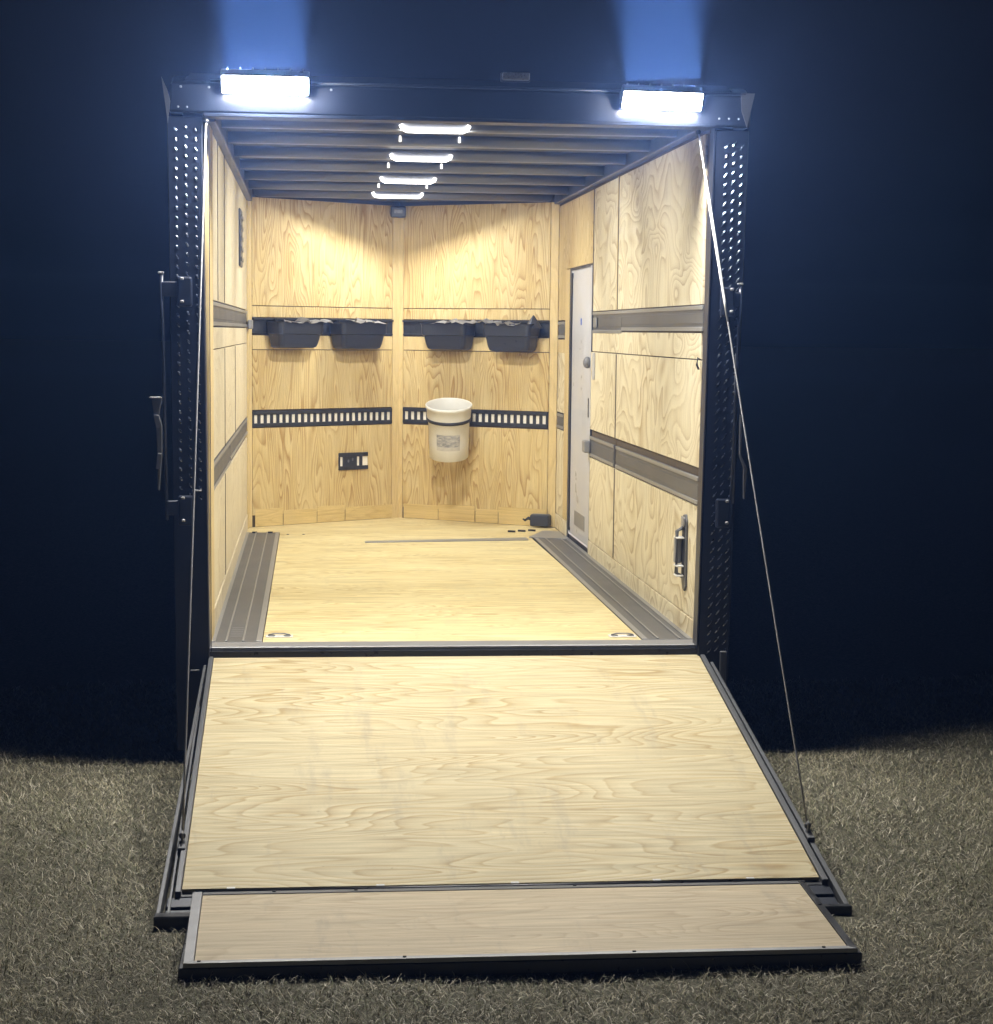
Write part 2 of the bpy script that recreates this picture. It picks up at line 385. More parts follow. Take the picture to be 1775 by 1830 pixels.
# floor: plywood sheets, steel channels along both sides, strip
def floor_piece(name, pts, mat, z0=-.013, z1=0., bev=.001):
    bm = bmesh.new(); prism(bm, [Vector((x, y, z0)) for x, y in pts], [Vector((x, y, z1)) for x, y in pts], bev)
    return mk(name, bm, mat, TR)
floor_piece('floor_panel', [(.226, .062), (1.828, .062), (1.828, 2.40), (.226, 2.40)], M['ply_floor'])
floor_piece('floor_panel', [(.226, 2.403), (1.828, 2.403), (1.815, 4.10), (.226, 4.10)], M['ply_floor'])
floor_piece('floor_panel', [(.226, 4.103), (2.045, 4.103), (2.045, D), (WI / 2, D + NO - .01), (.01, D), (.01, 4.30), (.226, 4.30)], M['ply_floor'])
def channel(x0, x1, y0, y1, ridges):
    o = box('floor_channel', M['steel_dark'], TR, WORLD, x0, x1, y0, y1, -.013, .001, .001)
    for rx in ridges:
        box('ridge', M['steel'], o, WORLD, rx - .004, rx + .004, y0 + .01, y1 - .01, .001, .007, .002)  # lighter steel than the channel, thin highlight put into the colour
    for e in (x0 + .012, x1 - .012):
        box('flange', M['steel'], o, WORLD, e - .012, e + .012, y0 + .005, y1 - .005, .0011, .0045, .001)
    return o
ch = channel(.006, .223, .066, 4.295, (.075, .145))
box('end_slot', M['rubber'], ch, WORLD, .05, .08, 4.255, 4.296, .001, .0075)
box('end_slot', M['rubber'], ch, WORLD, .15, .18, 4.255, 4.296, .001, .0075)
for k in range(5):
    box('wear_mark', M['alu'], ch, WORLD, .085, .137, .21 + .055 * k, .223 + .055 * k, .0012, .0018)
channel(1.831, 2.050, .066, 4.10, (1.90, 1.995))
# loose metal strip over the joint
bm = bmesh.new()
prism(bm, [Vector(p) for p in ((.755, 3.70, .0005), (1.78, 3.83, .0005), (1.78, 3.96, .0005), (.755, 3.76, .0005))],
      [Vector(p) for p in ((.755, 3.70, .006), (1.78, 3.83, .006), (1.78, 3.96, .006), (.755, 3.76, .006))], .001)
mk('floor_strip', bm, M['steel'], TR)
bm = bmesh.new()
prism(bm, [Vector(p) for p in ((1.80, 3.97, .0015), (2.03, 3.86, .0015), (2.04, 4.30, .0015), (1.93, 4.34, .0015))],
      [Vector(p) for p in ((1.80, 3.97, .008), (2.03, 3.86, .008), (2.04, 4.30, .008), (1.93, 4.34, .008))], .001)
mk('corner_plate', bm, M['steel'], TR)
for q in range(3):
    box('strap_hook', M['black_metal'], TR, F((1.70 + .07 * q, 4.32 + .03 * q, 0), (1, -.5, 0), (.5, 1, 0)), 0, .05, 0, .012, .0, .012)

# recessed tie-down rings near the sill
def tie_down(x0, x1, y):
    o = box('tie_down', M['white_metal'], TR, WORLD, x0, x1, y - .028, y + .028, .0005, .004, .0015)
    w = (x1 - x0)
    for a in (0.08, .66):
        bm = bmesh.new(); c = [Vector((x0 + w * a + dx, y + dy, .0042)) for dx, dy in ((0.004, -.016), (.028, -.018), (.032, 0), (.028, .018), (.004, .016), (0, 0))]
        prism(bm, c, [p + Vector((0, 0, .002)) for p in c]); mk('recess', bm, M['lens_grey'], o)
    bm = bmesh.new(); tube(bm, [(x0 + w * .1, y, .008), (x0 + w * .3, y + .008, .012), (x0 + w * .7, y + .008, .012), (x0 + w * .9, y, .008)], .003, 6)
    mk('ring', bm, M['cable'], o, True)
tie_down(.235, .350, .205); tie_down(1.70, 1.82, .160)
for k in (0, 1): box('screw', M['black_metal'], TR, WORLD, .27 + .1 * k, .285 + .1 * k, 4.17, 4.19, .0, .003)

# sill
sill = box('sill', M['alu'], TR, WORLD, .0, WI, -.062, .060, -.038, .002, .003)
box('hinge_rod', M['black_metal'], sill, WORLD, .0, WI, -.066, -.0615, -.036, -.020)

# side walls -------------------------------------------------------------
PL, PR = M['ply_left'], M['ply_side']
TOP = H - .03
for u0, u1 in ((.30, 1.44), (1.44, 2.66), (2.66, 4.50)):
    panel(fl_, u0, u1, 1.42, TOP, PL); panel(fl_, u0, u1, .10, .600, PL); panel(fl_, u0, u1, .735, 1.21, PL)
panel(fl_, .30, 4.50, 1.21, 1.308, PL)
panel(fl_, -.02, .30, .0, TOP, M['trim_wood'], 'jamb_panel', 0, .016)
panel(fl_, .30, 4.50, .0, .10, PL, 'kick_board', 0, .014)
panel(fl_, 4.50, D - .012, .0, TOP, M['trim_wood'], 'corner_post', 0, .02)
for u0, u1, z0, z1, lab in ((.10, 1.10, 1.19, TOP, 0), (1.10, 2.2, 1.42, TOP, 0), (2.2, 3.07, 1.42, TOP, 0),
                       (.10, 2.2, 1.19, 1.305, 0), (2.2, 3.07, 1.19, 1.305, 0),
                       (.10, 2.2, .735, 1.19, 0), (2.2, 3.11, .735, 1.19, 0),
                       (.10, 2.2, .085, .575, 0), (2.2, 3.11, .085, .575, 0)):
    if lab == 0 and (u0, z0) == (.10, 1.19) and z1 == TOP:
        panel(fr_, .02, 2.2, 1.42, TOP, PR); continue
    if (u0, u1) == (1.10, 2.2): continue
    u0 = .02 if u0 == .10 else u0
    panel(fr_, u0, u1, z0, z1, PR)
panel(fr_, 3.07, 4.24, 1.70, TOP, M['ply_nose']); panel(fr_, 4.243, D - .012, 1.375, TOP, M['ply_nose'])
panel(fr_, 4.243, D - .012, .775, 1.255, PR); panel(fr_, 4.243, D - .012, .10, .665, PR)
panel(fr_, .02, 3.11, .0, .085, PR, 'kick_board', 0, .014); panel(fr_, 4.06, D - .012, .0, .10, PR, 'kick_board', 0, .014)
panel(fr_, 4.06, 4.243, .10, 1.70, M['trim_wood'], 'door_jamb', 0, .012)
bm = bmesh.new(); prism(bm, [fr_.p(2.205, .010, 1.43), fr_.p(2.222, .010, 1.43), fr_.p(2.222, .013, 1.43), fr_.p(2.205, .013, 1.43)],
                        [fr_.p(2.205, .010, TOP), fr_.p(2.222, .010, TOP), fr_.p(2.222, .013, TOP), fr_.p(2.205, .013, TOP)]); mk('batten', bm, M['trim_wood'], TR)
# joint strips between the sheets
for f, u, z0, z1 in ((fr_, 2.2, 1.425, TOP), (fr_, 2.2, .09, .572), (fr_, 2.2, .705, 1.185), (fr_, 3.07, 1.44, TOP),
                     (fl_, 1.44, 1.425, TOP), (fl_, 1.44, .105, .60), (fl_, 1.44, .735, 1.205), (fl_, 2.66, .735, 1.205), (fl_, .80, 1.425, TOP)):
    box('joint_strip', M['seam'], TR, f, u - .011, u + .011, .0101, .0125, z0, z1)
# backing behind the joints
for f, a, b_ in ((fl_, -.02, D), (fr_, -.02, D), (fnl, 0, ln_), (fnr, 0, ln_)):
    if f is fr_:
        bm = bmesh.new(); bx(bm, f, a, 3.11, -.003, -.0005, 0, H); bx(bm, f, 3.11, 4.05, -.003, -.0005, 1.70, H); bx(bm, f, 4.05, b_, -.003, -.0005, 0, H)
        mk('wall_backing', bm, M['seam'], TR)
    else: box('wall_backing', M['seam'], TR, f, a, b_, -.003, -.0005, 0, H)

# side tracks: channel with two lips, slots too oblique to read
def side_track(f, u0, u1, za, zb, name='side_track'):
    h = zb - za
    o = box(name, M['steel_dark'], TR, f, u0, u1, .0, .008, za + .002, zb - .002, .0008)
    for z0, z1 in ((za + .002, za + .02), (zb - .02, zb - .002)):
        box('lip', M['steel'], o, f, u0 + .002, u1 - .002, .008, .014, z0, z1, .002)
    box('web', M['steel_dark'], o, f, u0 + .004, u1 - .004, .0081, .0105, za + h * .3, zb - h * .3, .001)
    return o
side_track(fl_, .02, 4.50, 1.310, 1.418); side_track(fl_, .31, 2.0, .605, .730); side_track(fl_, 2.01, 4.50, .622, .730)
side_track(fr_, .0, 2.05, 1.308, 1.420); side_track(fr_, 2.05, 3.06, 1.295, 1.420)
side_track(fr_, .03, 2.17, .578, .700); side_track(fr_, 2.24, 3.11, .578, .700)
side_track(fr_, 4.26, 4.58, 1.26, 1.37, 'track_piece'); side_track(fr_, 4.27, 4.58, .67, .77, 'track_piece')
panel(fr_, 4.243, D - .012, 1.165, 1.255, M['trim_wood'], w0=.0101, w1=.0125)
# tongue of strap and clips at track ends
box('track_clip', M['alu'], TR, fl_, 4.44, 4.56, .018, .05, 1.30, 1.36, .006)
box('track_clip', M['alu'], TR, fr_, 2.86, 2.98, .0145, .022, 1.33, 1.385, .002)
box('track_clip', M['alu'], TR, fr_, 3.07, 3.16, .012, .05, .60, .67, .006)
# dark vent strip high on the left wall
vt = box('side_vent', M['cove'], TR, fl_, 3.20, 3.52, .0105, .022, 1.66, 1.99, .004)
for k in range(5): box('louvre', M['steel_dark'], vt, fl_, 3.22, 3.50, .022, .028, 1.69 + .06 * k, 1.715 + .06 * k, .002)

# side door on the right wall
dr = box('side_door', M['white_door'], TR, fr_, 3.165, 3.99, -.0035, .0005, .03, 1.685, .012, 3)
bm = bmesh.new()
for a in ((3.112, 3.160, .0, 1.70), (3.995, 4.058, .0, 1.70)): bx(bm, fr_, a[0], a[1], -.0035, .009, a[2], a[3], .002)
bx(bm, fr_, 3.160, 3.995, -.0035, .009, 1.688, 1.70, .001); bx(bm, fr_, 3.160, 3.995, -.0035, .004, .0, .026, .001)
mk('door_frame', bm, M['navy_header'], TR)
bm = bmesh.new(); bx(bm, fr_, 3.113, 3.159, .0092, .012, .03, 1.69, .001); mk('door_frame_face', bm, M['white_door'], TR)
bm = bmesh.new(); bx(bm, fr_, 3.19, 3.96, .0006, .0035, .07, 1.64, .001); mk('door_skin', bm, M['white_door'], dr)
box('weather_strip', M['rubber'], dr, fr_, 3.962, 3.985, .0006, .010, .05, 1.67, .003)
kb = box('lock_slot', M['black_metal'], dr, fr_, 3.215, 3.24, .0036, .007, .80, .915, .002)
bm = bmesh.new(); bmesh.ops.create_uvsphere(bm, u_segments=14, v_segments=10, radius=.033, matrix=Matrix.Translation(fr_.p(3.15, .026, 1.125)) @ Matrix.Diagonal((.8, .9, 1.05, 1)))
mk('door_knob', bm, M['lens_grey'], dr, True)
box('sticker', plain('blue_sticker', (.03, .10, .45), .5), dr, fr_, 3.55, 3.60, .0036, .0045, 1.345, 1.385)
box('kick_plate', M['alu'], dr, fr_, 3.32, 3.75, .0036, .0055, .11, .20, .001)
bm = bmesh.new(); bx(bm, fr_, 2.95, 3.03, .0105, .016, 1.03, 1.185, .003)
mk('door_hold_back', bm, M['strap'], TR)

# recessed grab handle low on the right wall
def handle():
    f = fr_; bm = bmesh.new()
    pts = [(.215, .205), (.245, .183), (.275, .190), (.305, .235), (.305, .49), (.285, .515), (.24, .52), (.215, .49)]
    prism(bm, [f.p(u, .0102, z) for u, z in pts], [f.p(u, .020, z) for u, z in pts], .003)
    o = mk('grab_handle', bm, M['steel_dark'], TR)
    box('recess', M['rubber'], o, f, .235, .285, .020, .0215, .245, .46, .001)
    box('plate_end', M['steel'], o, f, .228, .292, .0205, .028, .465, .508, .006)
    bm = bmesh.new(); tube(bm, [f.p(.262, .022, .245), f.p(.262, .05, .262), f.p(.262, .05, .445), f.p(.262, .022, .46)], .009, 8); mk('bar', bm, M['steel_dark'], o, True)
    bm = bmesh.new(); bx(bm, f, .285, .325, .022, .052, .30, .415, .005); mk('grip', bm, M['alu'], o)
    for z in (.29, .413, .247): box('collar', M['white_metal'], o, f, .234, .300, .022, .056, z, z + .007, .002)
handle()
bm = bmesh.new(); tube(bm, [fr_.p(.03, .012, 1.19), fr_.p(.03, .022, 1.20), fr_.p(.03, .026, 1.17), fr_.p(.03, .018, 1.15)], .005, 6); mk('rope_hook', bm, M['black_metal'], TR, True)

# nose walls -------------------------------------------------------------
X2U = ln_ / (WI / 2)
UL0, UL1 = .035 * X2U, .978 * X2U
for f, u0, u1 in ((fnl, UL0, UL1), (fnr, .066 * 1. / (1 / X2U) * .5 + .0, (2.004 - WI / 2) * X2U)):
    if f is fnr: u0 = (1.063 - WI / 2) * X2U
    pn = M['ply_nose'] if f is fnl else M['ply_nose_right']
    panel(f, u0, u1, 1.452, H, pn)
    panel(f, u0, u1, 1.376, 1.452, pn)
    panel(f, u0, u1, 1.166, 1.262, M['trim_wood'], w1=.011)
    panel(f, u0, u1, .770, 1.166, pn)
    panel(f, u0, u1, .075, .655, pn)
# ridge post and corner strips
bm = bmesh.new()
a0, a1 = fnl.p(UL1, 0, 0), fnr.p((1.063 - WI / 2) * X2U, 0, 0)
b0, b1 = fnl.p(UL1, .014, 0), fnr.p((1.063 - WI / 2) * X2U, .014, 0)
mm = fnr.p(0, 0, 0); mm2 = Vector((WI / 2, D + NO - .017, 0))
prism(bm, [a0, mm, a1, b1, mm2, b0], [p + Vector((0, 0, H)) for p in (a0, mm, a1, b1, mm2, b0)], .001)
mk('ridge_post', bm, M['trim_wood'], TR)
panel(fnl, .004, UL0, 0, H, M['trim_wood'], 'corner_strip', 0, .013)
panel(fnr, (2.004 - WI / 2) * X2U, ln_ - .004, 0, H, M['trim_wood'], 'corner_strip', 0, .013)
# base boards: uneven offcuts
for f, cuts in ((fnl, (.06, .28, .55, .78, 1.18)), (fnr, (.05, .33, .62, .80, 1.17))):
    for i in range(4):
        z1 = (.118, .100, .112, .095)[(i + (f is fnr)) % 4]
        box('base_board', M['board'], TR, f, cuts[i] + .002, cuts[i + 1] - .002, .0105, .0105 + .002 + .0015 * (i % 2), .002, z1, .001)

def e_track(f, u0, u1, za, zb, pitch=.050, slotw=.46, name='e_track', depth=.014):
    """Steel strip with a row of vertical slots: rails plus upright slats."""
    h = zb - za; bm = bmesh.new()
    bx(bm, f, u0, u1, .0005, depth, zb - h * .24, zb, .002); bx(bm, f, u0, u1, .0005, depth, za, za + h * .24, .002)
    o = mk(name, bm, M['track'], TR)
    box('liner', M['liner'], o, f, u0 + .002, u1 - .002, .0004, .0025, za + .01, zb - .01)
    n = max(1, round((u1 - u0) / pitch)); p = (u1 - u0 - .01) / n
    proto = None
    for k in range(n + 1):
        u = u0 + .005 + p * k
        w = p * slotw / 2
        bm = bmesh.new()
        bx(bm, f, max(u0, u - w), min(u1, u + w), .0026, depth - .003, za + h * .2, zb - h * .2, .0015)
        mk('slat', bm, M['track'], o)
    return o
e_track(fnl, UL0, UL1, .658, .765)
et = e_track(fnr, (1.063 - WI / 2) * X2U, (2.000 - WI / 2) * X2U, .662, .770)
for f, a, b_ in ((fnl, UL0, UL1), (fnr, (1.063 - WI / 2) * X2U, (2.004 - WI / 2) * X2U)):
    o = box('tray_rail', M['track'], TR, f, a, b_, .0, .008, 1.266, 1.373, .001)
    box('rail_lip', M['track'], o, f, a, b_, .008, .026, 1.360, 1.373, .003); box('rail_lip', M['track'], o, f, a, b_, .008, .016, 1.266, 1.280, .003)
# small piece of track low on the left nose wall, one end cut through a slot
f = fnl; u0, u1 = .602 * X2U, .804 * X2U
bm = bmesh.new(); bx(bm, f, u0, u1, .0105, .022, .440, .467, .002); bx(bm, f, u0, u1, .0105, .022, .350, .377, .002)
bx(bm, f, u0, u0 + .010, .0105, .021, .377, .440); bx(bm, f, u0 + .034, u0 + .15, .0105, .021, .375, .442, .002); bx(bm, f, u0 + .172, u0 + .195, .0105, .021, .377, .440, .001)
o = mk('short_track', bm, M['track'], TR)
for k in (.07, .105): box('rivet', M['steel_dark'], o, f, u0 + k, u0 + k + .012, .021, .025, .38 + k * .3, .40 + k * .3, .003)
box('liner', M['liner'], o, f, u0, u1, .0102, .0118, .36, .455)

# ceiling ----------------------------------------------------------------
bm = bmesh.new()
prism(bm, [Vector(p) for p in ((-.004, -.05, H + .05), (-.004, D, H + .05), (WI / 2, D + NO, H + .05), (WI + .004, D, H + .05), (WI + .004, -.05, H + .05))],
      [Vector(p) for p in ((-.004, -.05, H + .06), (-.004, D, H + .06), (WI / 2, D + NO, H + .06), (WI + .004, D, H + .06), (WI + .004, -.05, H + .06))])
mk('ceiling_skin', bm, M['skin'], TR)
BOWS = (.445, 1.104, 1.795, 2.504, 3.214, 3.92, 4.60)
for y in BOWS:      # hat-section bows, rounded lower corners
    bm = bmesh.new()
    prof = [(0, .0495), (.004, .03), (.008, .012), (.014, .003), (.022, 0), (.052, 0), (.060, .003), (.066, .012), (.070, .03), (.074, .0495)]
    prism(bm, [Vector((.002, y + a, H + c)) for a, c in prof], [Vector((WI - .002, y + a, H + c)) for a, c in prof])
    mk('roof_bow', bm, M['bow'], TR, True)
# cove trim along wall tops and nose
box('cove_trim', M['cove'], TR, fl_, -.02, D, .0, .045, TOP, H + .049, .004)
box('cove_trim', M['cove'], TR, fr_, -.02, D, .0, .045, TOP + .012, H + .049, .004)
bm = bmesh.new(); bx(bm, fnl, 0, ln_, .015, .03, H - .004, H + .049); bx(bm, fnr, 0, ln_, .015, .03, H - .004, H + .049); mk('nose_trim', bm, M['cove'], TR)
bm = bmesh.new(); prism(bm, [Vector(p) for p in ((.0, 4.68, H + .02), (WI, 4.68, H + .02), (WI / 2 + .1, 5.2, H + .02), (WI / 2 - .1, 5.2, H + .02))],
                        [Vector(p) for p in ((.0, 4.68, H + .03), (WI, 4.68, H + .03), (WI / 2 + .1, 5.2, H + .03), (WI / 2 - .1, 5.2, H + .03))]); mk('nose_cap', bm, M['cove'], TR)

# ceiling lights: white tube across a bow, ends bent up, its short legs on the bow before it
tube_me = leg_me = None
for i, (k, xa, xb) in enumerate(((0, .812, 1.098), (2, .826, 1.122), (4, .828, 1.135), (6, .826, 1.142))):
    y = BOWS[k] - .014; z = H + (.012 if k == 6 else -.002)
    bm = bmesh.new()
    pts = [(xa - .004, y, z + .026), (xa + .004, y, z + .010), (xa + .022, y, z), ((xa + xb) / 2, y, z - .001), (xb - .022, y, z), (xb - .004, y, z + .010), (xb + .004, y, z + .026)]
    tube(bm, pts, .0085, 8)
    o = mk('ceiling_light', bm, M['tube'], TR, True)
    ld = bpy.data.lights.new('tube_light', 'AREA'); ld.shape = 'RECTANGLE'; ld.size = .27; ld.size_y = .012; ld.energy = TUBE_W * (.55 if k == 6 else 1.1); ld.color = (1, .985, .92)
    lo = bpy.data.objects.new('tube_light', ld); C.objects.link(lo); lo.parent = o
    lo.location = ((xa + xb) / 2, y + .0095, z + .002); lo.rotation_euler = (math.radians(22), 0, 0)
    if k > 0:
        yb = BOWS[k - 1] - .010
        for x in (xa, xb - .02):
            bm = bmesh.new(); tube(bm, [(x + .01, yb, H + .044), (x + .01, yb, H + .030), (x + .01, yb - .002, H + .018)], [.005, .006, .0065], 6)
            mk('tube_end', bm, M['spot'], o, True)
# sensor at the top of the ridge
sn = box('motion_sensor', M['cove'], TR, F((WI / 2 - .01, D + NO - .02, 0), (1, 0, 0), (0, -1, 0)), -.055, .05, 0, .06, 2.072, H - .006, .01, 2)
box('sensor_eye', M['lens_grey'], sn, F((WI / 2 - .01, D + NO - .08, 0), (1, 0, 0), (0, -1, 0)), -.03, .025, 0, .004, 2.10, 2.125, .001)
for x, w in ((1.16, .05), (1.25, .03)):
    box('sealant_patch', M['strap'], TR, WORLD, x, x + w, 4.70, 4.76, H + .012, H + .0195, .004)

# black box low in the right nose corner
o = empty('wall_outlet_box'); tag(o, 'small dark grey box low in the far right corner beside the side door', 'box')
box('housing', M['cove'], o, F((1.905, 4.66, 0), (1, -.45, 0), (-.45, -1, 0)), .0, .13, .0, .07, .012, .085, .006, 2)
box('lid', M['steel_dark'], o, F((1.905, 4.66, 0), (1, -.45, 0), (-.45, -1, 0)), .006, .124, .01, .065, .085, .090, .002)
bm = bmesh.new(); tube(bm, [(1.90, 4.62, .05), (1.87, 4.62, .062), (1.85, 4.64, .045), (1.835, 4.64, .055)], [.010, .012, .008, .006], 6); mk('plug', bm, M['rubber'], o, True)

# ------------------------------------------------------------------ rear frame
YR = -.10
def post(inner_bot, inner_top, outer_bot, outer_top, z0, z1, name='rear_post'):
    bm = bmesh.new()
    q = [Vector((inner_bot, -.012, z0)), Vector((outer_bot, -.012, z0)), Vector((outer_bot, YR, z0)), Vector((inner_bot, YR, z0))]
    r_ = [Vector((inner_top, -.012, z1)), Vector((outer_top, -.012, z1)), Vector((outer_top, YR, z1)), Vector((inner_top, YR, z1))]
    prism(bm, q, r_, .004); return mk(name, bm, M['navy'], TR)
pl_ = post(.020, -.004, -.118, -.142, -.42, 2.135)
pr_ = post(2.034, 2.066, 2.165, 2.205, -.22, 2.125)
bm = bmesh.new(); bx(bm, WORLD, .0215, .0245, -.1045, -.1005, -.02, 2.12); mk('jamb_strip', bm, M['navy'], pl_)
bm = bmesh.new(); prism(bm, [Vector(p) for p in ((2.030, -.104, .0), (2.0325, -.104, .0), (2.0325, -.02, .0), (2.030, -.02, .0))],
                        [Vector(p) for p in ((2.060, -.104, 2.12), (2.0625, -.104, 2.12), (2.0625, -.02, 2.12), (2.060, -.02, 2.12))]); mk('jamb_strip', bm, M['navy'], pr_)

def lozenges(parent, xin, xout, cols, z0, z1, alt=True, lean=.6, LL=.0112, WW=.0040):
    """Raised diamond-plate lozenges, one joined mesh."""
    bm = bmesh.new(); z = z0; r = 0
    while z < z1:
        tt = (z + .1) / 2.2
        for c in range(cols):
            x = xin(z) + (xout(z) - xin(z)) * (c + .5) / cols
            s = 1 if (not alt or (c + r) % 2 == 0) else -1
            zz = z + (.0105 if c % 2 else 0)
            a = lean * s
            L_, W2, hgt = LL, WW, .0035
            d = Vector((math.sin(a), 0, math.cos(a))); e = Vector((math.cos(a), 0, -math.sin(a)))
            o = Vector((x, YR, zz))
            rim = [bm.verts.new(o + d * L_), bm.verts.new(o + e * W2 + d * .005), bm.verts.new(o + e * W2 - d * .005), bm.verts.new(o - d * L_), bm.verts.new(o - e * W2 - d * .005), bm.verts.new(o - e * W2 + d * .005)]
            t1 = bm.verts.new(o + d * .006 + Vector((0, -hgt, 0))); t2 = bm.verts.new(o - d * .006 + Vector((0, -hgt, 0)))
            for fc in ((rim[0], rim[1], t1), (rim[1], rim[2], t2, t1), (rim[2], rim[3], t2), (rim[3], rim[4], t2), (rim[4], rim[5], t1, t2), (rim[5], rim[0], t1)):
                bm.faces.new(fc)
        z += .0385; r += 1
    bmesh.ops.recalc_face_normals(bm, faces=bm.faces)
    me = bpy.data.meshes.new('diamond_tread'); bm.to_mesh(me); bm.free()
    me.polygons.foreach_set('use_smooth', [True] * len(me.polygons))
    o = link('diamond_tread', me, M['tread'], parent); o['kind'] = 'stuff'
xl = lambda z: .020 - .024 * (z + .42) / 2.555
lozenges(pl_, lambda z: xl(z) - .008, lambda z: xl(z) - .125, 3, .62, 2.09, alt=False, lean=-.55)
xr = lambda z: 2.034 + .032 * (z + .22) / 2.345
lozenges(pr_, lambda z: xr(z) + .03, lambda z: xr(z) + .128, 3, -.02, 2.07, alt=False, lean=.62, LL=.018, WW=.0032)

# header over the opening
bm = bmesh.new()
prism(bm, [Vector(p) for p in ((-.135, -.012, 2.150), (-.135, YR - .02, 2.150), (-.125, YR - .02, 2.262), (-.125, -.012, 2.305))],
      [Vector(p) for p in ((2.205, -.012, 2.135), (2.205, YR - .02, 2.135), (2.205, YR - .02, 2.262), (2.205, -.012, 2.305))], .008)
hd = mk('rear_header', bm, M['navy_header'], TR)
bm = bmesh.new(); tube(bm, [(.03, -.123, 2.272), (2.18, -.123, 2.268)], .006, 8); mk('drip_rail', bm, M['navy_header'], hd, True)
bm = bmesh.new(); bx(bm, WORLD, .0, 2.06, -.118, -.015, 2.1345, 2.149, .003); mk('header_lip', bm, M['navy_header'], hd)
for x in (-.10, -.065, 2.07, 2.11, 2.15): box('bolt', M['cable'], hd, WORLD, x, x + .008, -.126, -.120, 2.165, 2.173, .002)
for x in (-.09, .02, .50): box('bolt', M['cable'], hd, WORLD, x, x + .01, -.128, -.120, 2.243, 2.252, .002)
# pointed gusset plates at the top corners
for pts in (((-.160, 2.285), (-.138, 2.235), (-.126, 2.19), (-.136, 2.105)), ((2.218, 2.272), (2.160, 2.272), (2.165, 2.20), (2.188, 2.135))):
    bm = bmesh.new(); prism(bm, [Vector((x, -.128, z)) for x, z in pts], [Vector((x, -.122, z)) for x, z in pts]); mk('gusset', bm, M['steel_dark'], TR)
# unlit marker lamp on the roof edge
mk_l = box('marker_lamp', M['lens_grey'], TR, WORLD, 1.187, 1.297, -.135, -.105, 2.303, 2.333, .004)
box('lamp_base', M['cove'], mk_l, WORLD, 1.183, 1.301, -.105, -.09, 2.298, 2.336, .003)

# flood lamps (lens tilted down and back)
def flood(x0, x1, zc, skew):
    ang = math.radians(38)
    f = F((0, -.185, zc), (1, 0, skew), (0, -math.cos(ang), -math.sin(ang)), (0, -math.sin(ang), math.cos(ang)))
    o = box('flood_lamp', M['black_metal'], TR, f, x0 - .006, x1 + .006, -.04, .006, -.043, .043, .006, 2)
    box('lens', M['flood'], o, f, x0, x1, .0065, .012, -.037, .037, .004, 2)
    for k in range(7):
        u = x0 + .02 + (x1 - x0 - .04) * k / 6
        box('fin', M['black_metal'], o, f, u - .003, u + .003, -.058, -.041, -.04, .04)
    for u in (x0 - .004, x1 - .008): box('bracket', M['steel_dark'], o, WORLD, u, u + .012, -.17, -.118, zc - .03, zc + .02, .002)
    # added upward light, imitates the lens flare streak above the lamp
    ld = bpy.data.lights.new('flare_streak_light', 'AREA'); ld.shape = 'RECTANGLE'; ld.size = x1 - x0 - .01; ld.size_y = .05
    ld.spread = math.radians(34); ld.energy = BEAM_W; ld.color = (.6, .8, 1.0)
    lo = bpy.data.objects.new('flare_streak_light', ld); C.objects.link(lo); lo.parent = o
    lo.location = ((x0 + x1) / 2, -.19, zc + .062); lo.rotation_euler = (math.pi, math.radians(-3), 0)
flood(.080, .414, 2.256, -.004); flood(1.668, 1.985, 2.248, -.01)

# door hold bars beside both posts
def hold_bar(xa, za, xb, zb, side, xin):
    s = side
    bm = bmesh.new(); tube(bm, [(xa, -.115, za), (xa + (xb - xa) * .2, -.118, za - (za - zb) * .2), (xb, -.115, zb)], [.008, .007, .006], 8)
    o = mk('lock_rod', bm, M['navy_header'], TR, True)
    for z in (za - .055, zb + .055):
        x_ = xa + (xb - xa) * (za - z) / (za - zb)
        box('bracket', M['navy_header'], o, WORLD, min(x_, xin), max(x_, xin), -.125, -.105, z - .035, z + .025, .004)
        box('clamp', M['navy_header'], o, WORLD, xin - .03, xin + .03, -.132, -.1045, z - .075, z + .045, .008, 2)
        for dz in (-.06, .03): box('bolt', M['cable'], o, WORLD, xin - .005 + s * .012, xin + .010 + s * .012, -.138, -.131, z + dz, z + dz + .012, .003)
    box('end_cap', M['cable'], o, WORLD, xa - .014, xa + .010, -.124, -.108, za, za + .008, .002)
hold_bar(-.166, 1.515, -.150, .53, -1, -.075); hold_bar(2.180, 1.50, 2.156, .52, 1, 2.125)
# folded latch lever on the left, bent latch on the right
bm = bmesh.new()
for pts, y in ((((-.208, 1.020), (-.165, 1.020), (-.178, .955), (-.200, .960)), -.13), (((-.200, .955), (-.178, .955), (-.165, .91), (-.190, .90)), -.14),
               (((-.190, .905), (-.166, .91), (-.166, .80), (-.186, .79)), -.135), (((-.186, .80), (-.166, .80), (-.172, .735), (-.192, .74)), -.14), (((-.186, .735), (-.172, .735), (-.178, .65), (-.186, .655)), -.13)):
    prism(bm, [Vector((x, y, z)) for x, z in pts], [Vector((x, y + .02, z)) for x, z in pts], .002)
lv = mk('latch_lever', bm, M['steel_dark'], TR)
box('lever_tip', M['cable'], lv, WORLD, -.215, -.166, -.142, -.112, 1.021, 1.027, .002)
bm = bmesh.new()
for pts in (((2.186, .97), (2.198, .96), (2.196, .80), (2.186, .80)), ((2.186, .80), (2.196, .80), (2.222, .745), (2.212, .735)), ((2.205, .745), (2.222, .745), (2.216, .62), (2.208, .62))):
    prism(bm, [Vector((x, -.128, z)) for x, z in pts], [Vector((x, -.118, z)) for x, z in pts], .002)
mk('latch_lever', bm, M['steel_dark'], TR)
